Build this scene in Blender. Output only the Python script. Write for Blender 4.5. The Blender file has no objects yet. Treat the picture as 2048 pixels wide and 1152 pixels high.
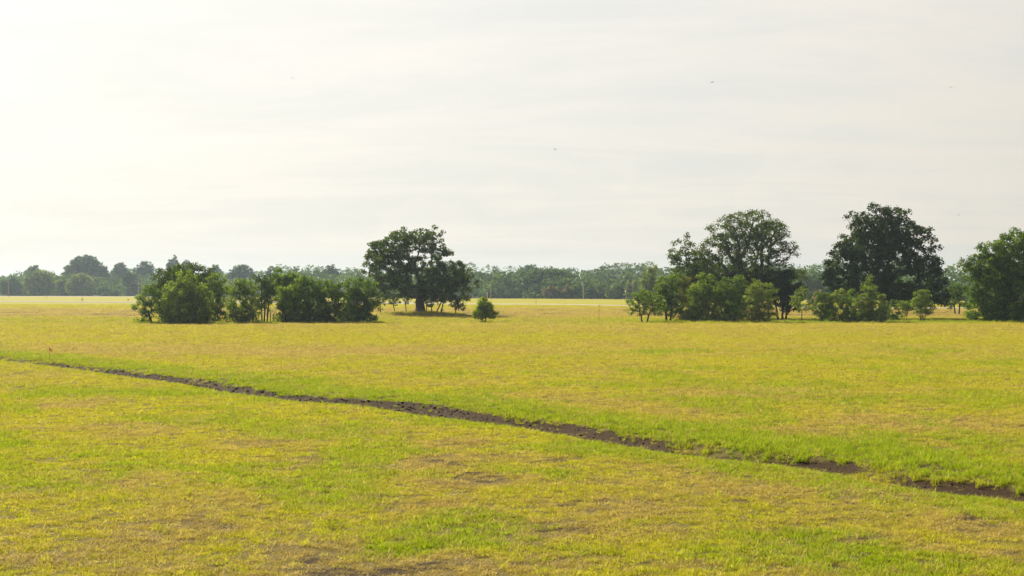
import bpy, math
import numpy as np
from mathutils import Vector

# ------------------------------------------------------------------ camera, sky, sun, exposure
scene = bpy.context.scene
COL = scene.collection
F = 2844.0            # focal length in picture units (2048 wide), a 50 mm lens
CAM_H = 3.6
cam_d = bpy.data.cameras.new('camera'); cam = bpy.data.objects.new('camera', cam_d)
COL.objects.link(cam); scene.camera = cam
cam_d.lens = 50.0; cam_d.sensor_width = 36.0
cam_d.clip_start = 0.1; cam_d.clip_end = 9000.0
cam.location = (0, 0, CAM_H)
cam.rotation_euler = (math.radians(90.0) + 2.0 / F, 0, 0)

SUN_EL = math.radians(34.0)
SUN_AZ = math.radians(36.0)      # to the left of the viewing direction
S = Vector((-math.sin(SUN_AZ) * math.cos(SUN_EL), math.cos(SUN_AZ) * math.cos(SUN_EL), math.sin(SUN_EL)))
sun_d = bpy.data.lights.new('sun', 'SUN'); sun = bpy.data.objects.new('sun', sun_d)
COL.objects.link(sun)
sun_d.energy = 5.0; sun_d.angle = math.radians(0.6); sun_d.color = (1.0, 0.91, 0.73)
sun.rotation_euler = S.to_track_quat('Z', 'Y').to_euler()
sun.location = (-60, 40, 60)

scene.view_settings.view_transform = 'Standard'
scene.view_settings.look = 'None'
scene.view_settings.exposure = 0.86
scene.view_settings.gamma = 1.0
scene.view_settings.use_curve_mapping = False
scene.render.engine = 'CYCLES'
scene.cycles.max_bounces = 8
scene.cycles.diffuse_bounces = 3
scene.cycles.transmission_bounces = 6
scene.cycles.transparent_max_bounces = 8
scene.cycles.volume_bounces = 0
scene.cycles.use_denoising = True
scene.cycles.sample_clamp_indirect = 6.0

world = bpy.data.worlds.new('World'); scene.world = world
world.use_nodes = True
wt = world.node_tree; wt.nodes.clear()
def N(tree, t, **kw):
    n = tree.nodes.new(t)
    for k, v in kw.items():
        if k.startswith('i_'):
            n.inputs[int(k[2:])].default_value = v
        else:
            setattr(n, k, v)
    return n
def L(tree, a, b):
    tree.links.new(a, b)
def math_n(tree, op, a, b=None, c=None, clamp=False):
    n = tree.nodes.new('ShaderNodeMath'); n.operation = op; n.use_clamp = clamp
    for i, v in enumerate((a, b, c)):
        if v is None: continue
        if hasattr(v, 'is_linked'): tree.links.new(v, n.inputs[i])
        else: n.inputs[i].default_value = v
    return n.outputs[0]
def mix_n(tree, fac, a, b, blend='MIX'):
    n = tree.nodes.new('ShaderNodeMix'); n.data_type = 'RGBA'; n.blend_type = blend; n.clamp_factor = True
    for i, v in ((0, fac), (6, a), (7, b)):
        if hasattr(v, 'is_linked'): tree.links.new(v, n.inputs[i])
        else: n.inputs[i].default_value = v if i == 0 else (*v, 1.0)
    return n.outputs[2]
def ramp_n(tree, fac, stops):
    n = tree.nodes.new('ShaderNodeValToRGB')
    while len(n.color_ramp.elements) < len(stops): n.color_ramp.elements.new(0.5)
    for e, (p, c) in zip(n.color_ramp.elements, stops):
        e.position = p; e.color = (*c, 1.0) if len(c) == 3 else c
    tree.links.new(fac, n.inputs[0])
    return n.outputs[0]

sky = N(wt, 'ShaderNodeTexSky', sky_type='NISHITA', sun_disc=False)
sky.sun_elevation = SUN_EL; sky.sun_rotation = -SUN_AZ
sky.air_density = 1.0; sky.dust_density = 3.0; sky.ozone_density = 1.0
tc = N(wt, 'ShaderNodeTexCoord')
dirv = tc.outputs['Generated']
sep = N(wt, 'ShaderNodeSeparateXYZ'); L(wt, dirv, sep.inputs[0])
dp = N(wt, 'ShaderNodeVectorMath', operation='DOT_PRODUCT'); L(wt, dirv, dp.inputs[0]); dp.inputs[1].default_value = S
zc = math_n(wt, 'MAXIMUM', sep.outputs[2], 0.0)
# thin high cloud sheet: streaks on a plane overhead
zz = math_n(wt, 'ADD', zc, 0.09)
cx = math_n(wt, 'DIVIDE', sep.outputs[0], zz); cy = math_n(wt, 'DIVIDE', sep.outputs[1], zz)
comb = N(wt, 'ShaderNodeCombineXYZ'); L(wt, cx, comb.inputs[0]); L(wt, cy, comb.inputs[1])
mp = N(wt, 'ShaderNodeMapping'); L(wt, comb.outputs[0], mp.inputs[0])
mp.inputs['Rotation'].default_value = (0, 0, math.radians(-14)); mp.inputs['Scale'].default_value = (0.34, 0.75, 1)
n1 = N(wt, 'ShaderNodeTexNoise'); n1.inputs['Scale'].default_value = 1.5; n1.inputs['Detail'].default_value = 9; n1.inputs['Roughness'].default_value = 0.68; n1.inputs['Distortion'].default_value = 0.55
L(wt, mp.outputs[0], n1.inputs['Vector'])
# cumulus far off near the horizon, seen through the haze
mp2 = N(wt, 'ShaderNodeMapping'); L(wt, dirv, mp2.inputs[0]); mp2.inputs['Scale'].default_value = (9, 9, 17); mp2.inputs['Location'].default_value = (5.1, 1.7, 0.3)
n2 = N(wt, 'ShaderNodeTexNoise'); n2.inputs['Scale'].default_value = 1.0; n2.inputs['Detail'].default_value = 8; n2.inputs['Roughness'].default_value = 0.55
L(wt, mp2.outputs[0], n2.inputs['Vector'])
lum = math_n(wt, 'MULTIPLY_ADD', math_n(wt, 'POWER', math_n(wt, 'MULTIPLY_ADD', dp.outputs['Value'], 0.5, 0.5, clamp=True), 1.05), 0.96, 0.03)
iz = math_n(wt, 'SUBTRACT', 1.0, zc)
iz2 = math_n(wt, 'MULTIPLY', iz, iz)
hor = ramp_n(wt, sep.outputs[2], [(0.0, (0.97, 0.97, 0.97)), (0.2, (1, 1, 1)), (0.75, (0.28, 0.28, 0.28))])
# aureole round the sun
au = math_n(wt, 'POWER', math_n(wt, 'MAXIMUM', dp.outputs['Value'], 0.0), 12.0)
lum2 = math_n(wt, 'ADD', math_n(wt, 'MULTIPLY', lum, hor), math_n(wt, 'MULTIPLY', au, 0.10))
cream = mix_n(wt, math_n(wt, 'MULTIPLY_ADD', dp.outputs['Value'], 1.2, -0.05, clamp=True), (1.04, 0.92, 0.745), (1.01, 0.97, 0.90))
fac1 = ramp_n(wt, n1.outputs[0], [(0.38, (0, 0, 0)), (0.60, (1, 1, 1))])
veilc = mix_n(wt, fac1, (0.90, 0.893, 0.832), cream)
cum = ramp_n(wt, n2.outputs[0], [(0.46, (0, 0, 0)), (0.50, (1, 1, 1)), (0.68, (0.15, 0.15, 0.15))])
low = ramp_n(wt, sep.outputs[2], [(0.0, (0.6, 0.6, 0.6)), (0.075, (1, 1, 1)), (0.115, (0, 0, 0))])
cumf = math_n(wt, 'MULTIPLY', math_n(wt, 'MULTIPLY', cum, low), 0.3)
veilc = mix_n(wt, cumf, veilc, (1.08, 0.99, 0.88))
vb = N(wt, 'ShaderNodeVectorMath', operation='SCALE'); L(wt, veilc, vb.inputs[0]); L(wt, lum2, vb.inputs['Scale'])
nb = N(wt, 'ShaderNodeVectorMath', operation='SCALE'); L(wt, sky.outputs[0], nb.inputs[0]); nb.inputs['Scale'].default_value = 0.08
skyc = mix_n(wt, 0.88, nb.outputs[0], vb.outputs[0])
bg = N(wt, 'ShaderNodeBackground'); L(wt, skyc, bg.inputs[0]); bg.inputs[1].default_value = 0.63
wo = N(wt, 'ShaderNodeOutputWorld'); L(wt, bg.outputs[0], wo.inputs[0])

# ------------------------------------------------------------------ helpers
rng = np.random.default_rng(7)
def sm(a, b, x):
    t = np.clip((np.asarray(x, float) - a) / (b - a), 0, 1); return t * t * (3 - 2 * t)
_TAB = np.random.default_rng(99).random(65536)
def vn(x, y, seed=0):
    """value noise 0..1"""
    x = np.asarray(x, float) + seed * 17.31; y = np.asarray(y, float) - seed * 9.77
    xi = np.floor(x).astype(np.int64); yi = np.floor(y).astype(np.int64)
    fx = x - xi; fy = y - yi
    fx = fx * fx * (3 - 2 * fx); fy = fy * fy * (3 - 2 * fy)
    def h(i, j): return _TAB[((i * 73856093) ^ (j * 19349663) ^ (seed * 83492791)) & 65535]
    return (h(xi, yi) * (1 - fx) + h(xi + 1, yi) * fx) * (1 - fy) + (h(xi, yi + 1) * (1 - fx) + h(xi + 1, yi + 1) * fx) * fy
def fbm(x, y, o=4, seed=0):
    s = 0; a = 0.5; t = 0
    for k in range(o):
        s = s + a * vn(x, y, seed + k); t += a; a *= 0.5; x = x * 2.03; y = y * 2.03
    return s / t
def tag(o, label=None, cat=None, group=None, kind=None):
    if label: o['label'] = label
    if cat: o['category'] = cat
    if group: o['group'] = group
    if kind: o['kind'] = kind
    return o
def mesh_np(name, verts, faces_flat, loop_counts, mat, smooth=False, attrs=None):
    """fast mesh from numpy arrays"""
    me = bpy.data.meshes.new(name)
    verts = np.asarray(verts, np.float32); nf = len(loop_counts)
    me.vertices.add(len(verts)); me.vertices.foreach_set('co', verts.ravel())
    me.loops.add(len(faces_flat)); me.loops.foreach_set('vertex_index', np.asarray(faces_flat, np.int32))
    me.polygons.add(nf)
    lc = np.asarray(loop_counts, np.int32)
    ls = np.zeros(nf, np.int32); ls[1:] = np.cumsum(lc)[:-1]
    me.polygons.foreach_set('loop_start', ls)
    if smooth: me.polygons.foreach_set('use_smooth', np.ones(nf, bool))
    for k, (typ, data) in (attrs or {}).items():
        a = me.attributes.new(k, typ, 'POINT')
        a.data.foreach_set('vector' if typ == 'FLOAT_VECTOR' else 'value', np.asarray(data, np.float32 if typ != 'INT' else np.int32).ravel())
    me.update(calc_edges=True); me.validate()
    if mat: me.materials.append(mat)
    return me
def link(name, me, parent=None, loc=(0, 0, 0)):
    o = bpy.data.objects.new(name, me); COL.objects.link(o)
    o.location = loc
    if parent: o.parent = parent
    return o
def empty(name, loc, rz=0.0):
    o = bpy.data.objects.new(name, None); COL.objects.link(o)
    o.location = loc; o.rotation_euler = (0, 0, rz); o.empty_display_size = 0.3
    return o
def X(px, d): return (px - 1024.0) * d / F

# ------------------------------------------------------------------ the lie of the land
_pts = [(-260, 693), (0, 717), (110, 727), (200, 738), (300, 751), (400, 763), (520, 782), (640, 797), (720, 802), (800, 809), (900, 826), (1000, 839),
        (1100, 851), (1200, 868), (1300, 886), (1400, 900), (1500, 912), (1640, 925), (1720, 940), (1800, 957), (1900, 968), (2048, 985), (2300, 1030), (2600, 1100)]
_dw = np.array([(X(p, F * CAM_H / (q - 578.0)), F * CAM_H / (q - 578.0)) for p, q in _pts])
_A = np.array((-26.3, 73.1)); _U = np.array((35.37, -47.9)); _U = _U / np.hypot(*_U); _NN = np.array((-_U[1], _U[0]))
_pt = (_dw - _A) @ _U; _po = (_dw - _A) @ _NN
def ditch_st(x, y):
    dx = x - _A[0]; dy = y - _A[1]
    t = dx * _U[0] + dy * _U[1]; s = dx * _NN[0] + dy * _NN[1]
    return s - np.interp(t, _pt, _po), t
OAK = (X(840, 190), 190.0)
def edge_e(x, y):
    """distance beyond the edge of the far wood"""
    return (y - (730 - 0.74 * (x + 263))) * 0.80
def ground_z(x, y, fine=True):
    x = np.asarray(x, float); y = np.asarray(y, float)
    z = 0.10 * np.exp(-((y - 134 + 3 * np.sin(x * 0.05)) / 16.0) ** 2) - 0.12 * np.exp(-((y - 158) / 12.0) ** 2)
    z = z + 0.55 * np.exp(-(((x - OAK[0]) / 5.5) ** 2 + ((y - OAK[1]) / 5.5) ** 2))
    z = z + 7.0 * sm(0, 330, edge_e(x, y)) + 6.0 * sm(200, 1500, edge_e(x, y))
    z = z + 0.22 * (fbm(x / 23, y / 23, 3, 5) - 0.5) * sm(12, 40, y)
    if fine:
        s, t = ditch_st(x, y)
        near = sm(330, 120, y)
        dep = np.where(s > 0, np.exp(-(np.maximum(s, 0) / 0.55) ** 4), np.exp(-(np.maximum(-s, 0) / 0.95) ** 2.0))
        dd = 0.13 + 0.10 * fbm(t / 5, t * 0, 3, 31)
        z = z - dep * dd * sm(-60, -15, t) * sm(95, 75, t)
        z = z + 0.02 * np.exp(-((s - 1.7) / 0.8) ** 2) * sm(-60, -15, t)
        z = z + near * (0.045 * (fbm(x / 0.9, y / 0.9, 3, 8) - 0.5) + 0.02 * (vn(x / 0.22, y / 0.22, 3) - 0.5))
    return z
# patches of dry thatch, bare soil and lush grass: (px, py, half width, half height, strength) where they lie in the field
TAN = [(145, 805, 45, 6, 1), (200, 852, 70, 6, .8), (260, 868, 60, 7, .9), (330, 850, 60, 8, .6), (540, 880, 70, 12, .8), (600, 930, 55, 10, .9), (810, 932, 80, 9, 1.2), (900, 925, 120, 6, .7), (950, 960, 100, 10, 1.2),
       (1060, 1058, 105, 15, 1.4), (1160, 1068, 70, 8, .8), (1240, 1010, 90, 20, .5), (850, 1013, 80, 12, .6), (920, 1025, 60, 10, .8), (610, 1108, 90, 20, 1.3), (790, 1136, 210, 20, 1.4), (1090, 1128, 90, 10, .9), (400, 1036, 55, 10, .6), (470, 1045, 60, 9, .8),
       (330, 1075, 90, 16, .5), (60, 985, 80, 14, .4), (100, 1110, 90, 8, .5), (350, 1140, 120, 14, .7), (1720, 985, 60, 7, 1), (1950, 1045, 70, 18, .7), (1690, 1068, 70, 8, .6), (1820, 1095, 60, 8, .6), (2010, 1100, 60, 16, .7), (1480, 965, 120, 14, .4), (1420, 940, 70, 10, .6),
       (1340, 1060, 60, 8, .4), (1250, 965, 80, 8, .5), (1620, 865, 140, 14, .7), (1850, 850, 200, 14, .7), (1500, 790, 180, 10, .6), (1150, 800, 160, 12, .5), (1340, 830, 140, 10, .5), (200, 700, 180, 8, .5), (650, 700, 250, 8, .5), (900, 900, 90, 8, .5), (700, 860, 120, 10, .5), (1580, 1060, 80, 12, .3), (1350, 1125, 60, 8, .5), (700, 1000, 90, 12, .35), (240, 960, 110, 12, .45), (480, 985, 90, 10, .3)]
SOIL = [(155, 805, 14, 3, .8), (1100, 916, 42, 5, .7), (1165, 1009, 45, 5, 1.2), (1215, 1004, 40, 3, .6), (1290, 1020, 12, 15, 1.1), (1140, 1073, 34, 6, 1.1), (455, 1064, 44, 5, 1.1), (380, 1040, 16, 4, .8), (630, 1108, 50, 8, 1.1), (740, 1146, 110, 9, 1.4), (800, 1108, 60, 4, .5), (860, 1132, 60, 7, 1.1),
        (900, 930, 70, 5, .8), (960, 960, 55, 5, 1.0), (880, 962, 20, 4, .6), (1895, 1021, 20, 6, 1.3), (1920, 1035, 22, 5, .5), (1710, 1063, 24, 4, .7), (1830, 1094, 24, 4, .6), (2010, 1098, 34, 4, .7), (1690, 1002, 20, 4, .6), (1700, 1137, 30, 7, .8), (1770, 986, 12, 3, .7), (840, 868, 14, 3, .6), (1060, 1128, 30, 4, .6), (1620, 985, 22, 4, .6), (1090, 870, 30, 4, .5), (1500, 1015, 14, 3, .6), (200, 1106, 30, 4, .4), (880, 1102, 60, 3, .5), (60, 1130, 22, 4, .4), (1310, 1050, 18, 3, .5)]
LUSH = [(1070, 945, 60, 9, 1.2), (1120, 958, 40, 6, 1), (1000, 933, 70, 8, .7), (1170, 900, 190, 9, 1), (1390, 905, 160, 7, .6), (195, 935, 24, 6, 1.2), (400, 935, 60, 5, .5), (60, 1125, 60, 6, .7), (1270, 1035, 18, 5, 1), (850, 948, 50, 6, .7), (1450, 928, 90, 10, .5), (250, 790, 220, 12, .4), (120, 900, 160, 20, .5),
        (450, 960, 200, 24, .45), (700, 1050, 140, 22, .5), (850, 1080, 160, 26, .5), (1450, 1050, 180, 26, .35), (1730, 1020, 160, 16, .5), (1550, 1110, 140, 16, .5), (1380, 1000, 80, 10, .5), (1350, 705, 110, 3, .8), (1750, 700, 200, 8, .3), (1930, 720, 120, 16, .5), (1250, 745, 160, 6, .35), (300, 1000, 160, 16, .4), (1150, 1105, 120, 14, .5), (1780, 880, 160, 16, .5)]
def _blobs(lst, x, y, seed):
    out = np.zeros_like(x)
    nx = x + 0.8 * (fbm(x / 1.1, y / 1.1, 3, seed) - 0.5) * np.clip(y / 25, .6, 2); ny = y + 2.6 * (fbm(x / 1.3, y / 1.6, 3, seed + 5) - 0.5) * np.clip(y / 25, .6, 3)
    for p, q, w, h, a in lst:
        d = F * CAM_H / (q - 578.0); bx = X(p, d); k_ = 1.05 if seed != 42 else 1.15; rx = w * d / F * k_; ry = h * d * d / (F * CAM_H) * k_
        e = ((nx - bx) / rx) ** 2 + ((ny - d) / ry) ** 2
        out = np.maximum(out, a * np.exp(-0.7 * e))
    return out
def fields(x, y):
    """tan, soil, green (0..1) of the field at a place"""
    x = np.asarray(x, float); y = np.asarray(y, float)
    s, t = ditch_st(x, y)
    nz = fbm(x / 2.2, y / 3.5, 4, 11); nb = fbm(x / 11, y / 18, 4, 12); nf = fbm(x / 0.5, y / 0.6, 3, 13); nf2 = fbm(x / 0.22, y / 0.25, 3, 19)
    sel = (y < 130)
    tan = np.zeros_like(x); soil = np.zeros_like(x); lush = np.zeros_like(x)
    tan[sel] = _blobs(TAN, x[sel], y[sel], 41); soil[sel] = _blobs(SOIL, x[sel], y[sel], 42); lush[sel] = _blobs(LUSH, x[sel], y[sel], 43)
    tan = tan * 1.15 + 0.32 * sm(0.52, 0.74, nz) * sm(0.35, 0.65, nb) + 0.10 * sm(.45, .8, nb)
    sc1 = fbm(x / 1.5 + .2 * y, y / 1.3, 4, 51); sc2 = fbm(x / 7, y / 9, 3, 52)
    scar = sm(.60, .74, sc1) * sm(.36, .6, sc2) * sm(75, 40, y)
    tan = tan + .25 * sm(.56, .72, sc1) * sm(.36, .6, sc2) * sm(110, 50, y); soil = np.maximum(soil, .0 * scar)
    # ditch
    wob = (fbm(x / 0.55, y / 0.8, 4, 21) - 0.5) * 1.7
    on = sm(-70, -30, t) * sm(96, 88, t)
    core = sm(0.9, 0.25, np.abs(s + wob * 0.42 + 0.05) - .38 * np.exp(-((t - 37) / 6.5) ** 2) - .5 * (vn(t / 3.1, t * 0, 33) - .55)) * on
    brk = 1 - 0.7 * np.exp(-((t - 56.0) / 1.2) ** 2) - 0.35 * sm(14, 2, t)
    core = core * np.clip(brk, 0, 1)
    side = np.exp(-((s - 1.6) / 1.1) ** 2) * sm(0.53, 0.66, fbm(x / 0.7, y / 0.9, 3, 23)) * on * sm(2, 16, t) * 0.6
    nside = np.exp(-((s + 1.5) / 0.7) ** 2) * sm(0.58, 0.7, fbm(x / 0.7, y / 0.9, 3, 24)) * on * 0.6
    soil = np.clip(np.maximum(np.maximum(1.0 * soil * sm(.38, .62, nf2 + soil * .12), core * 1.15), np.maximum(side, nside)), 0, 1)
    far = sm(0.2, 1.0, s) * sm(5.5, 2.2, s + 1.5 * (nb - .5)) * on
    near = sm(-1.9, -1.0, s) * sm(-0.2, -0.8, s) * on * 0.55
    green = np.clip(lush * 0.9 + far * 0.9 + near + 0.75 * sm(0.47, 0.66, fbm(x / 2.4, y / 3.6, 4, 14)) * sm(130, 30, y) - 0.25 * sm(.5, .8, nz), 0, 1)
    tan = tan * (1 - far * .9)
    # farther bands: stubble between the groves and the road, greener grass behind the rise
    bn = fbm(x / 30, y / 9, 4, 15)
    b1 = sm(172, 188, y + 25 * (bn - .5)) * sm(285, 215, y + 40 * (bn - .5)) * (0.55 + 0.45 * sm(.35, .6, fbm(x / 5, y / 10, 3, 16)))
    tan = np.clip(tan + 0.95 * b1 + 0.16 * sm(60, 140, y) * sm(320, 160, y) + 0.25 * sm(300, 420, y), 0, 1)
    tan = np.clip(tan + .20 * sm(.46, .62, fbm(x / 55, y / (2.2 + y * .02), 3, 29)) * sm(35, 60, y) * sm(170, 140, y), 0, 1)
    soil = np.clip(soil + 0.85 * b1 * sm(.36, .60, fbm(x / 4, y / 12, 4, 17)), 0, 1)
    b2 = sm(141, 147, y) * sm(186, 160, y + 20 * (bn - .5))
    green = np.clip(green * sm(220, 120, y) + 0.55 * b2 * sm(.3, .6, fbm(x / 6, y / 4, 3, 18)), 0, 1)
    wood = sm(-8, 12, edge_e(x, y))
    return tan, soil, green, wood

# ------------------------------------------------------------------ materials
def mat(name):
    m = bpy.data.materials.new(name); m.use_nodes = True; m.node_tree.nodes.clear()
    o = m.node_tree.nodes.new('ShaderNodeOutputMaterial')
    return m, m.node_tree, o
def simple(name, col, rough=0.8, var=0.25, scale=6.0):
    m, t, o = mat(name)
    b = N(t, 'ShaderNodeBsdfPrincipled'); b.inputs['Roughness'].default_value = rough; b.inputs['Specular IOR Level'].default_value = 0.2
    c = N(t, 'ShaderNodeTexCoord'); n = N(t, 'ShaderNodeTexNoise'); n.inputs['Scale'].default_value = scale; n.inputs['Detail'].default_value = 5
    L(t, c.outputs['Object'], n.inputs['Vector'])
    L(t, mix_n(t, n.outputs[0], tuple(v * (1 - var) for v in col), tuple(v * (1 + var) for v in col)), b.inputs['Base Color'])
    L(t, b.outputs[0], o.inputs[0]); return m

G_BASE = (0.515, 0.505, 0.006); G_TAN = (0.56, 0.43, 0.12); G_LUSH = (0.30, 0.40, 0.008); G_SOIL = (0.060, 0.045, 0.036)
def field_colour(t, tan, green, rnd):
    c = mix_n(t, tan, G_BASE, G_TAN)
    c = mix_n(t, green, c, G_LUSH)
    return c
def ground_material():
    m, t, o = mat('field_ground')
    g = N(t, 'ShaderNodeNewGeometry'); pos = g.outputs['Position']
    a = N(t, 'ShaderNodeAttribute', attribute_name='fld'); sp = N(t, 'ShaderNodeSeparateXYZ'); L(t, a.outputs['Vector'], sp.inputs[0])
    w = N(t, 'ShaderNodeAttribute', attribute_name='wood')
    n1 = N(t, 'ShaderNodeTexNoise'); n1.inputs['Scale'].default_value = 9.0; n1.inputs['Detail'].default_value = 6; n1.inputs['Roughness'].default_value = 0.7; L(t, pos, n1.inputs['Vector'])
    n2 = N(t, 'ShaderNodeTexNoise'); n2.inputs['Scale'].default_value = 0.55; n2.inputs['Detail'].default_value = 8; n2.inputs['Roughness'].default_value = 0.7; L(t, pos, n2.inputs['Vector'])
    n3 = N(t, 'ShaderNodeTexNoise'); n3.inputs['Scale'].default_value = 40.0; n3.inputs['Detail'].default_value = 3; L(t, pos, n3.inputs['Vector'])
    tan = math_n(t, 'ADD', sp.outputs[0], math_n(t, 'MULTIPLY_ADD', n2.outputs[0], 1.1, -0.55), clamp=True)
    grn = math_n(t, 'ADD', sp.outputs[2], math_n(t, 'MULTIPLY_ADD', n1.outputs[0], 0.5, -0.28), clamp=True)
    c = field_colour(t, tan, grn, None)
    # thatch and earth between the plants, darkened to suggest shadow among the tufts
    th = mix_n(t, math_n(t, 'MULTIPLY_ADD', n1.outputs[0], 1.6, -0.45, clamp=True), (0.075, 0.056, 0.024), (0.20, 0.155, 0.06))
    tf = N(t, 'ShaderNodeAttribute', attribute_name='turf')
    cf = mix_n(t, 1.0, c, (0.60, 0.60, 0.62), 'MULTIPLY')  # beyond the tufts: self-shading of the grass multiplied into its colour
    c = mix_n(t, math_n(t, 'MULTIPLY', tf.outputs['Fac'], 0.85), cf, th)
    so = math_n(t, 'ADD', sp.outputs[1], math_n(t, 'MULTIPLY_ADD', n1.outputs[0], 0.9, -0.45))
    so = ramp_n(t, so, [(0.30, (0, 0, 0)), (0.52, (1, 1, 1))])
    soilc = mix_n(t, n3.outputs[0], (0.024, 0.015, 0.009), (0.075, 0.049, 0.027))
    soilc = mix_n(t, ramp_n(t, n3.outputs[0], [(0.66, (0, 0, 0)), (0.74, (1, 1, 1))]), soilc, (0.24, 0.18, 0.10))
    c = mix_n(t, so, c, soilc)
    c = mix_n(t, w.outputs['Fac'], c, (0.06, 0.05, 0.03))
    b = N(t, 'ShaderNodeBsdfPrincipled'); b.inputs['Roughness'].default_value = 0.95; b.inputs['Specular IOR Level'].default_value = 0.08
    L(t, c, b.inputs['Base Color'])
    bp = N(t, 'ShaderNodeBump'); bp.inputs['Strength'].default_value = 0.7; bp.inputs['Distance'].default_value = 0.05
    L(t, math_n(t, 'MULTIPLY_ADD', n3.outputs[0], 0.4, n1.outputs[0]), bp.inputs['Height']); L(t, bp.outputs[0], b.inputs['Normal'])
    L(t, b.outputs[0], o.inputs[0]); return m
def grass_material():
    m, t, o = mat('grass_blade')
    a = N(t, 'ShaderNodeAttribute', attribute_type='INSTANCER', attribute_name='gt'); sp = N(t, 'ShaderNodeSeparateXYZ'); L(t, a.outputs['Vector'], sp.inputs[0])
    tone = N(t, 'ShaderNodeAttribute', attribute_type='GEOMETRY', attribute_name='tone')
    oi = N(t, 'ShaderNodeObjectInfo')
    jit = math_n(t, 'MULTIPLY_ADD', tone.outputs['Fac'], 0.9, -0.40)
    tan = math_n(t, 'ADD', sp.outputs[0], jit, clamp=True)
    grn = math_n(t, 'SUBTRACT', sp.outputs[1], math_n(t, 'MULTIPLY', jit, 0.5), clamp=True)
    c = field_colour(t, tan, grn, None)
    br = math_n(t, 'MULTIPLY_ADD', sp.outputs[2], 0.5, 0.78)
    v = N(t, 'ShaderNodeVectorMath', operation='SCALE'); L(t, c, v.inputs[0]); L(t, br, v.inputs['Scale'])
    d = N(t, 'ShaderNodeBsdfDiffuse'); L(t, v.outputs[0], d.inputs[0])
    tr = N(t, 'ShaderNodeBsdfTranslucent'); L(t, v.outputs[0], tr.inputs[0])
    gl = N(t, 'ShaderNodeBsdfGlossy'); gl.inputs['Roughness'].default_value = 0.5; gl.inputs['Color'].default_value = (0.9, 0.9, 0.8, 1)
    m1 = N(t, 'ShaderNodeMixShader'); m1.inputs[0].default_value = 0.5; L(t, d.outputs[0], m1.inputs[1]); L(t, tr.outputs[0], m1.inputs[2])
    m2 = N(t, 'ShaderNodeMixShader'); m2.inputs[0].default_value = 0.015; L(t, m1.outputs[0], m2.inputs[1]); L(t, gl.outputs[0], m2.inputs[2])
    L(t, m2.outputs[0], o.inputs[0]); return m
def leaf_material(name, dark, mid, light, trans=0.45):
    m, t, o = mat('leaf_' + name)
    a = N(t, 'ShaderNodeAttribute', attribute_name='tint')
    c = ramp_n(t, a.outputs['Fac'], [(0.0, dark), (0.5, mid), (1.0, light)])
    d = N(t, 'ShaderNodeBsdfDiffuse'); L(t, c, d.inputs[0])
    tr = N(t, 'ShaderNodeBsdfTranslucent'); L(t, mix_n(t, 1.0, c, (1.3, 1.4, 0.55), 'MULTIPLY'), tr.inputs[0])
    gl = N(t, 'ShaderNodeBsdfGlossy'); gl.inputs['Roughness'].default_value = 0.42; gl.inputs['Color'].default_value = (0.9, 0.9, 0.85, 1)
    m1 = N(t, 'ShaderNodeMixShader'); m1.inputs[0].default_value = trans; L(t, d.outputs[0], m1.inputs[1]); L(t, tr.outputs[0], m1.inputs[2])
    m2 = N(t, 'ShaderNodeMixShader'); m2.inputs[0].default_value = 0.018; L(t, m1.outputs[0], m2.inputs[1]); L(t, gl.outputs[0], m2.inputs[2])
    L(t, m2.outputs[0], o.inputs[0]); return m
LEAF = {
    'oak': leaf_material('oak', (0.044, 0.072, 0.013), (0.075, 0.113, 0.019), (0.141, 0.181, 0.024)),
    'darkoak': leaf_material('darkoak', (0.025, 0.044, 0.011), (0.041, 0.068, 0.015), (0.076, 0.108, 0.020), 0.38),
    'green': leaf_material('green', (0.066, 0.116, 0.012), (0.119, 0.193, 0.020), (0.222, 0.303, 0.030)),
    'bright': leaf_material('bright', (0.095, 0.156, 0.018), (0.190, 0.273, 0.027), (0.364, 0.392, 0.036), 0.4),
    'yellow': leaf_material('yellow', (0.108, 0.122, 0.020), (0.243, 0.229, 0.028), (0.515, 0.358, 0.031), 0.4),
    'pale': leaf_material('pale', (0.105, 0.143, 0.030), (0.187, 0.248, 0.049), (0.312, 0.381, 0.076)),
    'olive': leaf_material('olive', (0.110, 0.142, 0.025), (0.200, 0.248, 0.042), (0.310, 0.364, 0.065)),
    'brown': leaf_material('brown', (0.062, 0.077, 0.019), (0.129, 0.131, 0.028), (0.217, 0.167, 0.038)),
    'pink': leaf_material('pink', (0.108, 0.090, 0.055), (0.216, 0.160, 0.110), (0.324, 0.240, 0.180)),
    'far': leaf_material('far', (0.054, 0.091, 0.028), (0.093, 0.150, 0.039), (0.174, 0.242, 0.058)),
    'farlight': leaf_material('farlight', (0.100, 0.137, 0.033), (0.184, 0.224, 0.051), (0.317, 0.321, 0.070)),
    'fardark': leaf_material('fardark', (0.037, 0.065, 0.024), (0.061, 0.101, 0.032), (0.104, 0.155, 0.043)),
    'rust': leaf_material('rust', (0.080, 0.080, 0.034), (0.150, 0.130, 0.050), (0.230, 0.175, 0.065)),
}
BARK = simple('bark', (0.070, 0.052, 0.040), 0.9, 0.4, 5.0)
BARK_PALE = simple('bark_pale', (0.13, 0.105, 0.085), 0.9, 0.35, 5.0)

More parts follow.
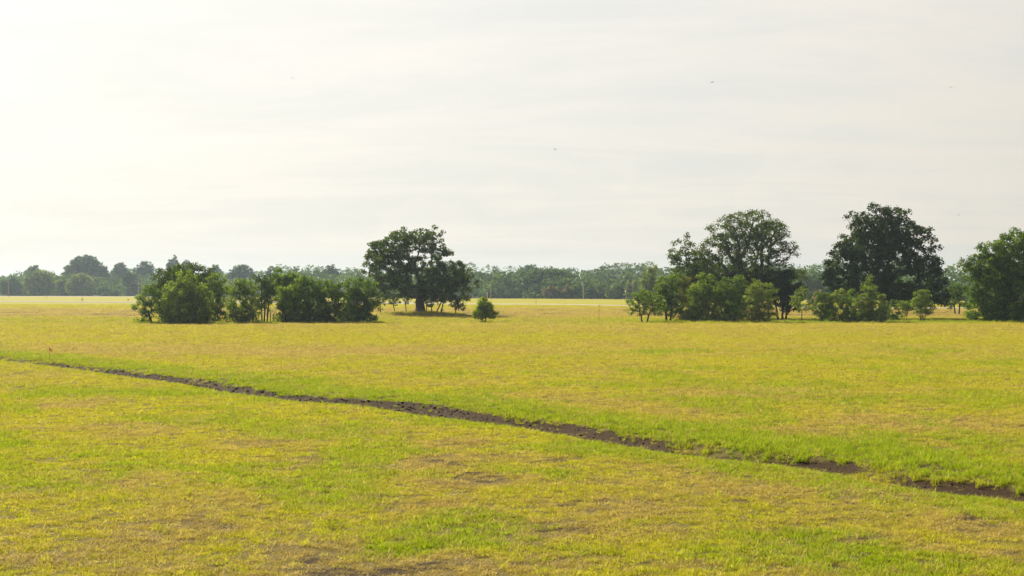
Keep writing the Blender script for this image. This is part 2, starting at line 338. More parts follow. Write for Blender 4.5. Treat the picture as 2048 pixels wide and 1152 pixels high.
# ------------------------------------------------------------------ ground sheet
def axis(fine0, fine1, step, lo, hi, grow):
    a = list(np.arange(fine0, fine1 + 1e-6, step))
    s = step; v = a[-1]
    while v < hi: s *= grow; v = min(v + s, hi); a.append(v)
    s = step; v = a[0]; b = []
    while v > lo: s *= grow; v = max(v - s, lo); b.append(v)
    return np.array(b[::-1] + a)
gx = axis(-30, 27, 0.17, -3000, 3000, 1.11); gy = axis(10, 76, 0.18, -300, 3600, 1.05)
GX, GY = np.meshgrid(gx, gy)
px_, py_ = GX.ravel(), GY.ravel()
gz = ground_z(px_, py_)
ft, fs, fg, fw = fields(px_, py_)
nxg, nyg = len(gx), len(gy)
i = (np.arange(nyg - 1)[:, None] * nxg + np.arange(nxg - 1)[None, :]).ravel()
quads = np.stack([i, i + 1, i + 1 + nxg, i + nxg], 1)
me = mesh_np('ground', np.stack([px_, py_, gz], 1), quads.ravel(), np.full(len(quads), 4), ground_material(), True,
             {'fld': ('FLOAT_VECTOR', np.stack([ft, fs, fg], 1)), 'wood': ('FLOAT', fw), 'turf': ('FLOAT', sm(330, 200, py_) * sm(10.0, 8.0, np.abs(px_) - .40 * np.maximum(py_, 10)) * sm(8, 11, py_))})
tag(link('ground', me), kind='structure')

# ------------------------------------------------------------------ grass
def tuft_mesh(name, n, rad, h0, h1, width, lean, flat=0.0, seed=0):
    r = np.random.default_rng(seed); V = []; Fc = []; lc = []; tone = []
    for k in range(n):
        a = r.uniform(0, 6.283); q = rad * math.sqrt(r.random()); bx, by = q * math.cos(a), q * math.sin(a)
        h = r.uniform(h0, h1); la = r.uniform(0, 6.283); le = lean * r.uniform(.3, 1.2) * h
        w = width * r.uniform(.7, 1.3); wa = r.uniform(0, 3.1416); wx, wy = math.cos(wa) * w / 2, math.sin(wa) * w / 2
        dx, dy = math.cos(la), math.sin(la); hz = h * (1 - flat * r.uniform(.6, 1))
        b = len(V)
        z0 = -0.01 + flat * 0.025 * r.random()
        V += [(bx - wx, by - wy, z0), (bx + wx, by + wy, z0), (bx + dx * le * .4 - wx * .8, by + dy * le * .4 - wy * .8, hz * .6 + z0), (bx + dx * le * .4 + wx * .8, by + dy * le * .4 + wy * .8, hz * .6 + z0), (bx + dx * le, by + dy * le, hz + z0)]
        Fc += [b, b + 1, b + 3, b + 2, b + 2, b + 3, b + 4]; lc += [4, 3]
        tone += [r.random()] * 5
    me = mesh_np(name, V, Fc, lc, GRASS, False, {'tone': ('FLOAT', tone)})
    return bpy.data.objects.new(name, me)      # a source for the instances; not linked into the scene
GRASS = grass_material()
SRC = [tuft_mesh('turf_tuft', 34, .10, .025, .055, .008, 1.0, 0, 1), tuft_mesh('turf_tuft', 30, .11, .02, .045, .011, 1.3, .15, 2), tuft_mesh('turf_tuft', 36, .11, .03, .07, .007, .9, 0, 3),
       tuft_mesh('straw_tuft', 24, .13, .06, .14, .007, 1.3, .75, 4), tuft_mesh('tall_tuft', 26, .09, .06, .15, .010, .9, 0, 5), tuft_mesh('weed_tuft', 30, .09, .03, .075, .016, 1.2, .2, 6)]
def scatter_grass():
    r = np.random.default_rng(3); xs, ys = [], []
    # rows of rising distance with falling density
    edges = np.concatenate([np.arange(10, 60, 2.0), np.arange(60, 330, 6.0)])
    for y0, y1 in zip(edges[:-1], edges[1:]):
        ym = (y0 + y1) / 2; hw = 0.40 * ym + 10.0
        dens = 120.0 * min(1.0, (26.0 / ym) ** 1.72)
        n = int(dens * 2 * hw * (y1 - y0))
        xs.append(r.uniform(-hw, hw, n)); ys.append(r.uniform(y0, y1, n))
    x = np.concatenate(xs); y = np.concatenate(ys)
    tan, soil, green, wood = fields(x, y)
    u = r.random(len(x)); gap = fbm(x / .28, y / .28, 2, 77)
    keep = (u > np.where(np.abs(ditch_st(x, y)[0]) < 2.4, np.clip(soil * 1.25 - 0.2, 0, 0.90), np.clip(soil * 1.1 - .2, 0, .55))) & (u > 0.55 * sm(.6, 1, tan) * sm(60, 20, y)) & (wood < .3) & ((gap > .36) | (r.random(len(x)) < .25) | (y > 70))
    x, y, tan, soil, green = x[keep], y[keep], tan[keep], soil[keep], green[keep]
    fx, fy = [], []
    for p0, p1, d0, d1, q in ((262, 770, 143.5, 151, 1500), (1296, 1905, 150, 163, 1900), (1905, 2120, 145, 152, 500), (755, 930, 184, 196, 300), (955, 985, 156, 158, 30)):
        dd_ = r.uniform(d0, d1, q); pp_ = r.uniform(p0, p1, q); fx.append((pp_ - 1024) * dd_ / F); fy.append(dd_)
    fx = np.concatenate(fx); fy = np.concatenate(fy); nfr = len(fx)
    a_, b_, c_, e_ = fields(fx, fy)
    x = np.concatenate([x, fx]); y = np.concatenate([y, fy]); tan = np.concatenate([tan, a_ * .6]); soil = np.concatenate([soil, b_ * 0]); green = np.concatenate([green, np.clip(c_ + .25, 0, .8)])
    n = len(x); s, t = ditch_st(x, y)
    kind = r.integers(0, 3, n)
    v = r.random(n)
    kind = np.where((v < 0.16 + 0.55 * tan * (1 - green)) | ((soil > .3) & (np.abs(s) > 2.4)), 3, kind)
    far = (s > 0.35) & (s < 3.6) & (t > -60) & (t < 95)
    kind = np.where((v > .998) | ((v > 0.70) & far) | ((v > .93) & (np.abs(s) < 2.2)), 4, kind)
    kind = np.where((v > 0.86) & (green > .35) & ~far, 5, kind)
    grow = np.clip(y / 26.0, 1, None)
    sxy = r.uniform(.75, 1.3, n) * grow ** 0.76; sz = r.uniform(.7, 1.35, n) * grow ** 0.42
    sz = np.where((kind != 4), sz * (0.85 + 0.5 * green), sz * (0.55 + .5 * sm(60, 20, y)))
    sxy = np.where(kind == 4, sxy * .85, sxy); sxy = sxy * (1 - .45 * sm(.3, .8, soil)); sz = sz * (1 - .35 * sm(.3, .8, soil) * (kind != 4))
    kind[-nfr:] = 4; sxy[-nfr:] = r.uniform(1.6, 3.2, nfr); sz[-nfr:] = r.uniform(1.2, 3.4, nfr)
    z = ground_z(x, y)
    rot = np.stack([r.normal(0, .12, n), r.normal(0, .12, n), r.uniform(0, 6.283, n)], 1)
    jit = r.normal(0, .16, n)
    jit = jit * np.clip(26.0 / y, .2, 1) ** .6; br = .5 + (r.random(n) - .5) * np.clip(30.0 / y, .25, 1)
    gt = np.stack([np.clip(tan * .9 + jit, 0, 1), np.clip(green * .9 - jit * .6, 0, 1), br], 1)
    gt[kind == 3, 0] = np.clip(gt[kind == 3, 0] + .45, 0, 1); gt[kind == 3, 1] *= .4
    gt[kind >= 4, 1] = np.clip(gt[kind >= 4, 1] + .25, 0, 1); gt[kind >= 4, 0] *= .35
    me = mesh_np('grass', np.stack([x, y, z], 1), [], [], GRASS, False, {
        'rot': ('FLOAT_VECTOR', rot), 'scl': ('FLOAT_VECTOR', np.stack([sxy, sxy, sz], 1)), 'gt': ('FLOAT_VECTOR', gt), 'kindi': ('INT', kind)})
    o = link('grass', me)
    tag(o, 'short yellow green grass with straw covering the open field', 'grass', kind='stuff')
    ng = bpy.data.node_groups.new('grass_scatter', 'GeometryNodeTree')
    ng.interface.new_socket('Geometry', in_out='INPUT', socket_type='NodeSocketGeometry'); ng.interface.new_socket('Geometry', in_out='OUTPUT', socket_type='NodeSocketGeometry')
    gi = ng.nodes.new('NodeGroupInput'); go = ng.nodes.new('NodeGroupOutput')
    m2p = ng.nodes.new('GeometryNodeMeshToPoints'); L(ng, gi.outputs[0], m2p.inputs['Mesh'])
    iop = ng.nodes.new('GeometryNodeInstanceOnPoints'); L(ng, m2p.outputs[0], iop.inputs['Points'])
    gti = ng.nodes.new('GeometryNodeGeometryToInstance')
    for ob in reversed(SRC):
        oi = ng.nodes.new('GeometryNodeObjectInfo'); oi.inputs['Object'].default_value = ob; L(ng, oi.outputs['Geometry'], gti.inputs[0])
    L(ng, gti.outputs[0], iop.inputs['Instance']); iop.inputs['Pick Instance'].default_value = True
    def na(nm, typ):
        q = ng.nodes.new('GeometryNodeInputNamedAttribute'); q.data_type = typ; q.inputs['Name'].default_value = nm; return q.outputs[0]
    L(ng, na('kindi', 'INT'), iop.inputs['Instance Index'])
    L(ng, na('rot', 'FLOAT_VECTOR'), iop.inputs['Rotation']); L(ng, na('scl', 'FLOAT_VECTOR'), iop.inputs['Scale'])
    L(ng, iop.outputs[0], go.inputs[0])
    md = o.modifiers.new('scatter', 'NODES'); md.node_group = ng
    print('grass tufts', n)
scatter_grass()

# ------------------------------------------------------------------ clods of earth in the ditch and on the bare spots
def clods():
    r = np.random.default_rng(21); x = []; y = []
    tt = r.uniform(-5, 72, 9000); so = r.normal(0.15, .75, 9000)
    c = _A + tt[:, None] * _U + (so + np.interp(tt, _pt, _po))[:, None] * _NN
    x2 = r.uniform(-12, 12, 14000); y2 = r.uniform(16, 34, 14000)
    x = np.concatenate([c[:, 0], x2]); y = np.concatenate([c[:, 1], y2])
    soil = fields(x, y)[1]
    k = soil > 0.45 + .4 * r.random(len(x)); x, y = x[k][:3800], y[k][:3800]
    n = len(x); sz = np.minimum(0.010 + r.exponential(.012, n), .06) * np.clip(y / 34, .7, 1.5)
    base = np.array([(0, 0, .5), (1, 0, 0), (0, 1, 0), (-1, 0, 0), (0, -1, 0), (0, 0, -.7)], float)
    V = base[None] * (sz[:, None, None] * r.uniform(.55, 1.35, (n, 6, 1)))
    a = r.uniform(0, 6.28, n); ca, sa = np.cos(a)[:, None], np.sin(a)[:, None]
    vx = V[:, :, 0] * ca - V[:, :, 1] * sa; vy = V[:, :, 0] * sa + V[:, :, 1] * ca
    V = np.stack([vx + x[:, None], vy + y[:, None], V[:, :, 2] + ground_z(x, y)[:, None] + sz[:, None] * .25], 2).reshape(-1, 3)
    f = np.array([(0, 1, 2), (0, 2, 3), (0, 3, 4), (0, 4, 1), (5, 2, 1), (5, 3, 2), (5, 4, 3), (5, 1, 4)])
    Fc = (f[None] + (np.arange(n) * 6)[:, None, None]).reshape(-1)
    me = mesh_np('soil_clods', V, Fc, np.full(n * 8, 3), simple('earth', (0.055, 0.039, 0.026), .95, .35, 3.0))
    tag(link('soil_clods', me), 'dark brown crumbs of earth along the ditch', 'soil', kind='stuff')
clods()

# ------------------------------------------------------------------ trees
def skeleton(tips, base, fork, rg, spacing=0.9, droop=0.0):
    """joins every twig tip to the growing branch system; returns points, parents"""
    P = [np.array(base, float)]; par = [-1]
    nseg = max(2, int(np.linalg.norm(np.array(fork) - base) / 0.5))
    for k in range(1, nseg + 1):
        f = k / nseg; p = base + (np.array(fork) - base) * f
        p[:2] += rg.normal(0, .03, 2) * (k < nseg); P.append(p); par.append(len(P) - 2)
    PL = [0.0] * len(P)
    for k in range(1, len(P)): PL[k] = PL[k - 1] + np.linalg.norm(P[k] - P[k - 1])
    arr = np.zeros((len(tips) * 14 + 64, 3)); pl = np.zeros(len(arr)); m = len(P); arr[:m] = P; pl[:m] = PL
    parent = list(par); lo = max(1, nseg // 2)
    d0 = np.linalg.norm(tips - np.array(fork), axis=1)
    for ti in np.argsort(d0):
        tip = tips[ti]
        dv = tip - arr[lo:m]; dd = np.linalg.norm(dv, axis=1)
        j = lo + int(np.argmin(dd + 0.22 * pl[lo:m] + 0.35 * np.maximum(arr[lo:m, 2] - tip[2], 0)))
        a = arr[j].copy(); ln = np.linalg.norm(tip - a); ns = max(1, min(10, int(ln / spacing)))
        prev = j; bow = rg.normal(0, .07 * ln, 3); bow[2] = abs(bow[2]) * 0.8
        for k in range(1, ns + 1):
            f = k / ns; p = a + (tip - a) * f + bow * math.sin(math.pi * f) + rg.normal(0, .03, 3) * (k < ns)
            if m >= len(arr): break
            arr[m] = p; pl[m] = pl[prev] + ln / ns; parent.append(prev); prev = m; m += 1
    return arr[:m], np.array(parent)
def branch_mesh(name, P, par, r_base, r_tip, mat_, flare=0.6, base_z=0.0, expo=2.3):
    n = len(P); w = np.zeros(n); nchild = np.zeros(n, int); main = np.full(n, -1); mw = np.zeros(n)
    for k in range(n - 1, 0, -1):
        if nchild[k] == 0: w[k] = 1.0
        w[par[k]] += w[k]; nchild[par[k]] += 1
        if w[k] > mw[par[k]]: mw[par[k]] = w[k]; main[par[k]] = k
    rad = r_tip * w ** (1 / expo); sc = max(r_base / max(rad[1], 1e-6), .2)
    rad = r_tip + (rad - rad.min()) * (r_base - r_tip) / max(rad[1] - rad.min(), 1e-6)
    rad = rad * (1 + flare * np.exp(-np.maximum(P[:, 2] - base_z, 0) / max(r_base * 1.1, .05)))
    D = np.zeros((n, 3)); D[1:] = P[1:] - P[par[1:]]; D[0] = D[1] if n > 1 else (0, 0, 1)
    D /= np.maximum(np.linalg.norm(D, axis=1, keepdims=True), 1e-6)
    ref = np.where(np.abs(D[:, 2:3]) > .92, np.array([[1., 0, 0]]), np.array([[0, 0, 1.]]))
    U_ = np.cross(D, ref); U_ /= np.maximum(np.linalg.norm(U_, axis=1, keepdims=True), 1e-6); W_ = np.cross(D, U_)
    V = []; Fc = []; cnt = 0
    for sides, sel in ((9, rad > .14), (5, (rad <= .14) & (rad > .035)), (3, rad <= .035)):
        idx = np.nonzero(sel)[0]; idx = idx[idx > 0]
        if len(idx) == 0: continue
        pp = par[idx]; ang = np.arange(sides) * 2 * math.pi / sides
        ca = np.cos(ang)[None, :, None]; sa = np.sin(ang)[None, :, None]
        ismain = (main[pp] == idx)[:, None]
        ua = np.where(ismain, U_[pp], U_[idx]); wa = np.where(ismain, W_[pp], W_[idx])
        flip = np.sum(ua * U_[idx], 1, keepdims=True); 
        bad = (flip < .5); ua = np.where(bad, U_[idx], ua); wa = np.where(bad, W_[idx], wa)
        ra = np.where(ismain[:, 0], rad[pp], np.minimum(rad[pp], rad[idx] * 1.25))
        r1 = P[pp][:, None] + ra[:, None, None] * (ca * ua[:, None] + sa * wa[:, None])
        r2 = P[idx][:, None] + rad[idx][:, None, None] * (ca * U_[idx][:, None] + sa * W_[idx][:, None])
        vv = np.concatenate([r1, r2], 1).reshape(-1, 3)
        k = np.arange(sides); kn = (k + 1) % sides
        q = np.stack([k, kn, kn + sides, k + sides], 1)
        q = q[None] + (np.arange(len(idx)) * 2 * sides)[:, None, None] + cnt
        V.append(vv); Fc.append(q.reshape(-1)); cnt += len(vv)
    V = np.concatenate(V); Fc = np.concatenate(Fc)
    return mesh_np(name, V, Fc, np.full(len(Fc) // 4, 4), mat_, True)
def leaf_cloud(centres, n_each, spread, size, rg, tint_c, aspect=0.62, up=0.35, droop=0.0):
    m = len(centres); n = m * n_each
    c = np.repeat(centres, n_each, 0); tc_ = np.repeat(tint_c, n_each)
    off = rg.normal(0, 1, (n, 3)); off /= np.linalg.norm(off, axis=1, keepdims=True)
    off *= (rg.random((n, 1)) ** 0.5) * spread; off[:, 2] *= 0.72
    p = c + off
    nrm = rg.normal(0, .75, (n, 3)) + 1.0 * off / np.maximum(np.linalg.norm(off, axis=1, keepdims=True), 1e-6); nrm[:, 2] += up; nrm /= np.linalg.norm(nrm, axis=1, keepdims=True)
    a = np.cross(nrm, rg.normal(0, 1, (n, 3))); a /= np.maximum(np.linalg.norm(a, axis=1, keepdims=True), 1e-6); b = np.cross(nrm, a)
    s = size * rg.uniform(.55, 1.35, (n, 1))
    a = a * s * .5; b = b * s * .5 * aspect
    V = np.stack([p - a, p + b - a * .1 + nrm * s * .06, p + a, p - b + a * .1 + nrm * s * .06], 1)
    tint = np.clip(tc_ + rg.normal(0, .17, n), 0, 1)
    return V.reshape(-1, 3), np.repeat(tint, 4)
def lobes_tips(lobes, spacing, rg, shell=0.45, thin=0.0, nscale=2.2):
    out = []
    for (c, r) in lobes:
        vol = 4.19 * r[0] * r[1] * r[2] * (1 - shell ** 3)
        n = max(6, int(vol / spacing ** 3 * 1.15)); n = min(n, 1100)
        d = rg.normal(0, 1, (n, 3)); d /= np.linalg.norm(d, axis=1, keepdims=True)
        q = (shell ** 3 + (1 - shell ** 3) * rg.random(n)) ** (1 / 3.)
        # uneven outline
        un = fbm(d[:, 0] * nscale + c[0], d[:, 2] * nscale + d[:, 1] * nscale * .7 + c[2], 3, 61)
        q = q * (0.80 + 0.42 * un)
        out.append(np.array(c) + d * q[:, None] * np.array(r))
    t = np.concatenate(out)
    # spread out: drop tips that crowd
    cell = {}; keep = []
    g = spacing * .62
    for k, p in enumerate(t):
        key = (int(p[0] // g), int(p[1] // g), int(p[2] // g))
        if key in cell: continue
        cell[key] = 1; keep.append(k)
    t = t[keep]
    if thin > 0:
        nz = fbm(t[:, 0] / 1.6 + 3.3 * t[:, 1], t[:, 2] / 1.4, 3, 71); t = t[nz > np.quantile(nz, thin)]
    return t
COUNT = [0]
def tree(name, label, cat, px, d, base_py, lobes, leaf='green', spacing=0.8, n_each=22, size=0.24, spread=None, r_base=0.12, fork=0.35, shell=0.45, thin=0.0, seed=None, bark=BARK,
         group=None, lean=0.0, r_tip=0.012, flare=0.5, stems=1, low=0.0, tint=(0.15, 0.75), expo=2.3, depth=0.85, base_z=None):
    """lobes: (px, py, half width, half height[, depth offset m]) as seen from the camera's place, turned into metres at the tree's distance"""
    COUNT[0] += 1; rg = np.random.default_rng(1000 + COUNT[0] if seed is None else seed)
    k = d / F; bx = X(px, d); bz = float(ground_z(bx, d)) if base_z is None else base_z
    root = empty(name, (bx, d, bz - 0.03)); tag(root, label, cat, group)
    ls = []
    for lb in lobes:
        cx_ = (lb[0] - px) * k; cz_ = (578.0 - lb[1]) * k + CAM_H - bz; gf = 1.09 if d < 165 else 1.0; rx = lb[2] * k * gf; rz = lb[3] * k * (1 + (gf - 1) * .6)
        oy = lb[4] if len(lb) > 4 else rg.uniform(-.25, .25) * rx
        ls.append(((cx_, oy, cz_), (rx, rx * depth, rz)))
    if fork <= .2 and stems >= 2:      # bushy down to the grass
        xs_ = [c[0] - r_[0] for c, r_ in ls]; xe_ = [c[0] + r_[0] for c, r_ in ls]; mid_ = (min(xs_) + max(xe_)) / 2; hw_ = (max(xe_) - min(xs_)) / 2
        for f_ in (-.5, 0, .5): ls.append(((mid_ + f_ * hw_, rg.uniform(-.3, .5), .55), (hw_ * .42, hw_ * .5, .65)))
    shell = shell * .6
    tips = lobes_tips(ls, spacing, rg, shell, thin); tips = tips[tips[:, 2] > low]
    top = max(c[2] + r[2] for c, r in ls)
    zmin = tips[:, 2].min(); fz = max(.25, top * fork)
    cxm = tips[:, 0].mean()
    # branches
    if stems == 1:
        P, par = skeleton(tips, np.array([0, 0, 0.]), np.array([lean * fz + cxm * .15, 0, fz]), rg)
        bm = branch_mesh('trunk', P, par, r_base, r_tip, bark, flare, 0.0, expo); link('trunk', bm, root)
    else:
        lab = np.argmin(np.abs(tips[:, 0:1] + rg.normal(0, .2, (len(tips), 1)) - np.quantile(tips[:, 0], (np.arange(stems) + .5) / stems)[None, :]), 1)
        for q in range(stems):
            tq = tips[lab == q]
            if len(tq) < 3: continue
            sx = (np.quantile(tips[:, 0], (q + .5) / stems)) * .35; sy = rg.uniform(-.4, .4)
            P, par = skeleton(tq, np.array([sx, sy, 0.]), np.array([sx * 1.5, sy, fz]), rg)
            link('trunk', branch_mesh('trunk', P, par, r_base * rg.uniform(.7, 1), r_tip, bark, flare, 0.0, expo), root)
    tc_ = rg.uniform(tint[0], tint[1], len(tips))
    nz = fbm(tips[:, 0] / 1.8, tips[:, 2] / 1.8 + tips[:, 1], 2, 81); tc_ = np.clip(tc_ + (nz - .5) * .5, 0, 1)
    V, tt = leaf_cloud(tips, int(n_each * (1.75 if d < 260 else 1.3)), (spread * .92 if spread else spacing * .70), size * (.88 if d < 260 else 1.0), rg, tc_)
    lo = V[:, 2].reshape(-1, 4).min(1) > 0.02
    V = V.reshape(-1, 4, 3)[lo].reshape(-1, 3); tt = tt.reshape(-1, 4)[lo].reshape(-1)
    me = mesh_np('crown', V, np.arange(len(V)), np.full(len(V) // 4, 4), LEAF[leaf], False, {'tint': ('FLOAT', tt)})
    link('crown', me, root)
    return root

# --- the lone oak in the middle of the field
D1 = 190.0
tree('oak_tree', 'lone spreading oak with thick trunk in the middle of the field', 'tree', 840, D1, 632,
     [(805, 484, 40, 27), (858, 480, 30, 27), (768, 506, 38, 24), (746, 532, 20, 26), (796, 528, 36, 22), (884, 504, 22, 26), (846, 540, 38, 30), (786, 566, 38, 24), (772, 588, 22, 12), (903, 548, 38, 30), (932, 560, 24, 24), (880, 574, 44, 24),
      (835, 580, 42, 16), (918, 586, 24, 26, 1), (925, 612, 9, 9), (770, 550, 26, 18), (868, 592, 26, 9), (806, 590, 26, 9)],
     'oak', spacing=.80, n_each=25, size=.33, spread=.60, r_base=.54, fork=.28, shell=.45, thin=.20, r_tip=.018, flare=.55, expo=2.1, depth=.95)
saps = [(761, 191, 629, 600, 10, 12, 'slim sapling at the far left edge of the lone oak\'s shade'), (790, 193, 629, 601, 14, 9, 'slim leaning sapling left of the lone oak, with drooping leaves'),
        (813, 194, 629, 598, 9, 8, 'straight bare stemmed sapling just left of the lone oak\'s trunk'), (833, 191, 629, 597, 5, 8, 'thin stem touching the left side of the lone oak\'s trunk'),
        (853, 192, 630, 600, 7, 12, 'wispy sapling just right of the lone oak\'s trunk'), (863, 190, 630, 603, 15, 12, 'leafy young sapling right of the lone oak\'s trunk'),
        (872, 191, 630, 596, 9, 10, 'strongly leaning sapling under the right half of the lone oak'), (882, 189, 631, 603, 8, 16, 'ivy clad leaning stem under the right half of the lone oak'),
        (911, 190, 631, 606, 12, 12, 'thin sapling under the right edge of the lone oak')]
for q, (px, d, by, cy, rx, ry, lab) in enumerate(saps):
    sh = {872: 11, 882: 4, 790: -3, 813: -2}.get(px, 0)
    tree('sapling', lab, 'sapling', px, d, by, [(px + sh, cy, rx, ry), (px + sh * 1.3, cy - 8, rx * 1.2, ry * .7)], 'oak', spacing=.42, n_each=10, size=.22, r_base=.09 if px in (872, 882) else .065, fork=.55, shell=.2, lean=(sh * .067) / 1.3 * .8, r_tip=.012, flare=.3,
         group='saplings under the lone oak', thin=.15)
# --- the small tree right of it
tree('small_tree', 'small bushy tree standing alone right of the lone oak', 'tree', 967, 157, 643, [(968, 608, 14, 11), (960, 621, 14, 10), (977, 620, 14, 11), (956, 630, 11, 7), (982, 630, 11, 7), (966, 626, 18, 10), (971, 615, 15, 10), (966, 600, 8, 7), (990, 626, 7, 5)],
     'bright', spacing=.36, n_each=26, size=.17, spread=.30, r_base=.075, fork=.22, shell=.25, stems=2, tint=(.4, 1.0))

# --- left grove
G1 = 'trees of the grove left of the lone oak'
tree('grove_tree', 'low leaning tree at the left end of the left grove', 'tree', 304, 146, 648, [(298, 590, 22, 20), (284, 612, 16, 18), (300, 618, 16, 14), (282, 632, 12, 12), (318, 600, 16, 20), (296, 640, 14, 7)], 'green', spacing=.55, n_each=24, size=.20, r_base=.11, fork=.3, group=G1, lean=-.25, shell=.2, thin=.1)
tree('grove_tree', 'tall dark round topped tree at the back of the left grove', 'tree', 370, 154, 643, [(372, 552, 40, 24), (345, 560, 34, 26), (405, 556, 32, 24), (325, 585, 26, 24), (420, 590, 26, 30), (375, 590, 46, 30), (322, 612, 22, 20)], 'oak', spacing=.72, n_each=30, size=.25, r_base=.2, fork=.25, group=G1, shell=.5)
tree('grove_tree', 'pale green broad conical tree at the front of the left grove', 'tree', 372, 145, 648, [(372, 560, 24, 20), (360, 585, 34, 24), (390, 588, 30, 24), (352, 612, 34, 20), (398, 612, 30, 22), (372, 628, 46, 16), (345, 632, 26, 13), (402, 632, 22, 13)], 'pale', spacing=.62, n_each=32, size=.21, r_base=.13, fork=.15, group=G1, shell=.5, stems=3)
tree('grove_tree', 'bright green tree between conical tree and columnar tree in the left grove', 'tree', 436, 151, 645, [(434, 562, 18, 16), (424, 580, 16, 18), (444, 584, 16, 22), (432, 612, 20, 24), (438, 632, 20, 14), (424, 630, 16, 14)], 'bright', spacing=.55, n_each=26, size=.2, r_base=.1, fork=.25, group=G1, shell=.35)
tree('grove_tree', 'columnar tree with yellowing top in the left grove', 'tree', 482, 146, 648, [(474, 572, 20, 16), (492, 575, 20, 18), (480, 600, 30, 22), (484, 625, 32, 20), (500, 605, 18, 26)], 'bright', spacing=.58, n_each=26, size=.2, r_base=.1, fork=.15, group=G1, shell=.45, stems=3, tint=(.05, .6))
tree('grove_tree', 'dark thin stemmed tree with open foot in the left grove', 'tree', 528, 150, 646, [(522, 565, 22, 16), (540, 568, 22, 20), (518, 590, 18, 18), (545, 590, 20, 18), (530, 606, 18, 12)], 'oak', spacing=.6, n_each=24, size=.2, r_base=.09, fork=.45, group=G1, shell=.4, stems=3, tint=(0, .5))
tree('grove_tree', 'tallest bright topped tree behind the middle of the left grove', 'tree', 570, 153, 644, [(568, 553, 20, 15), (585, 562, 20, 16), (560, 575, 22, 20), (580, 600, 22, 30)], 'green', spacing=.58, n_each=28, size=.22, r_base=.13, fork=.3, group=G1, shell=.4, tint=(.3, .9))
tree('grove_tree', 'sunlit edged bushy tree left of the dense right half of the left grove', 'tree', 570, 147, 648, [(565, 588, 16, 20), (560, 612, 14, 20), (580, 600, 20, 26), (588, 622, 22, 18)], 'bright', spacing=.52, n_each=28, size=.2, r_base=.08, fork=.2, group=G1, shell=.4, stems=3, tint=(.1, .7))
tree('grove_tree', 'dense dark tree in the middle of the right half of the left grove', 'tree', 618, 148, 648, [(612, 570, 26, 18), (632, 572, 22, 16), (610, 598, 32, 24), (634, 602, 24, 24), (615, 625, 34, 17)], 'green', spacing=.62, n_each=32, size=.21, r_base=.12, fork=.15, group=G1, shell=.5, stems=4, tint=(.1, .65))
tree('grove_tree', 'rounded dark tree second from the right end of the left grove', 'tree', 660, 147, 648, [(658, 576, 24, 16), (674, 590, 18, 18), (655, 602, 28, 24), (670, 620, 26, 20), (650, 626, 24, 16)], 'green', spacing=.62, n_each=32, size=.21, r_base=.12, fork=.15, group=G1, shell=.5, stems=3, tint=(.05, .6))
tree('grove_tree', 'rounded tree with yellow green top at the right end of the left grove', 'tree', 718, 148, 647, [(715, 570, 24, 16), (700, 590, 20, 20), (735, 585, 20, 20), (718, 600, 34, 24), (742, 612, 16, 20), (712, 626, 32, 16), (738, 630, 14, 12)], 'green', spacing=.6, n_each=32, size=.21, r_base=.12, fork=.15, group=G1, shell=.5, stems=4, tint=(.1, .75))
tree('grove_tree', 'thin sparse tree filling the gap at the foot of the left grove', 'tree', 540, 150.5, 646, [(536, 615, 16, 14), (550, 622, 12, 12)], 'olive', spacing=.5, n_each=9, size=.18, r_base=.05, fork=.4, group=G1, shell=.1, stems=3, thin=.2)

# --- right grove
G2 = 'trees of the right groves'
tree('open_tree', 'small open branched tree with spreading boughs at the left end of right grove', 'tree', 1288, 155, 644, [(1290, 590, 26, 12), (1272, 602, 20, 8), (1305, 600, 22, 14), (1262, 618, 10, 5), (1290, 612, 28, 10), (1278, 626, 16, 5), (1312, 620, 18, 9), (1258, 602, 6, 3), (1262, 626, 8, 3)], 'green', spacing=.42, n_each=8, size=.20, spread=.34, r_base=.10, fork=.22, group=G2, shell=.1, stems=2, thin=.2, r_tip=.016)
tree('grove_tree', 'mid green tree beside the open branched tree in right grove', 'tree', 1336, 160, 641, [(1330, 572, 18, 18), (1350, 565, 20, 18), (1325, 595, 22, 20), (1345, 600, 22, 26), (1335, 620, 22, 16)], 'green', spacing=.6, n_each=26, size=.22, r_base=.13, fork=.25, group=G2, shell=.35, stems=2, tint=(.1, .7))
tree('grove_tree', 'brownish bushy tree left of the big domed tree', 'tree', 1368, 161, 641, [(1370, 570, 16, 18), (1376, 595, 18, 20), (1368, 618, 18, 18)], 'brown', spacing=.58, n_each=26, size=.22, r_base=.1, fork=.2, group=G2, shell=.3, stems=2, tint=(.2, .8))
tree('grove_tree', 'fresh green leaning topped tree in front of the big domed tree', 'tree', 1408, 157, 643, [(1410, 562, 18, 14), (1400, 578, 24, 16), (1392, 600, 24, 18), (1420, 598, 22, 22), (1405, 622, 32, 18), (1385, 632, 18, 10)], 'bright', spacing=.58, n_each=28, size=.21, r_base=.11, fork=.15, group=G2, shell=.4, stems=3, tint=(0, .6))
tree('grove_tree', 'dense green bush tree directly left of the pale willowy shrub', 'tree', 1458, 157, 643, [(1450, 570, 20, 14), (1475, 565, 18, 14), (1445, 592, 24, 20), (1470, 595, 24, 24), (1458, 622, 34, 18)], 'green', spacing=.6, n_each=28, size=.21, r_base=.11, fork=.15, group=G2, shell=.4, stems=3, tint=(.1, .7))
tree('willowy_shrub', 'pale olive willowy shrub in front of the right grove', 'shrub', 1520, 154, 643, [(1518, 570, 16, 13), (1505, 588, 18, 16), (1535, 585, 18, 18), (1518, 606, 28, 18), (1508, 624, 22, 14), (1534, 622, 20, 14)], 'olive', spacing=.48, n_each=22, size=.17, r_base=.05, fork=.12, shell=.3, stems=5, thin=.05)
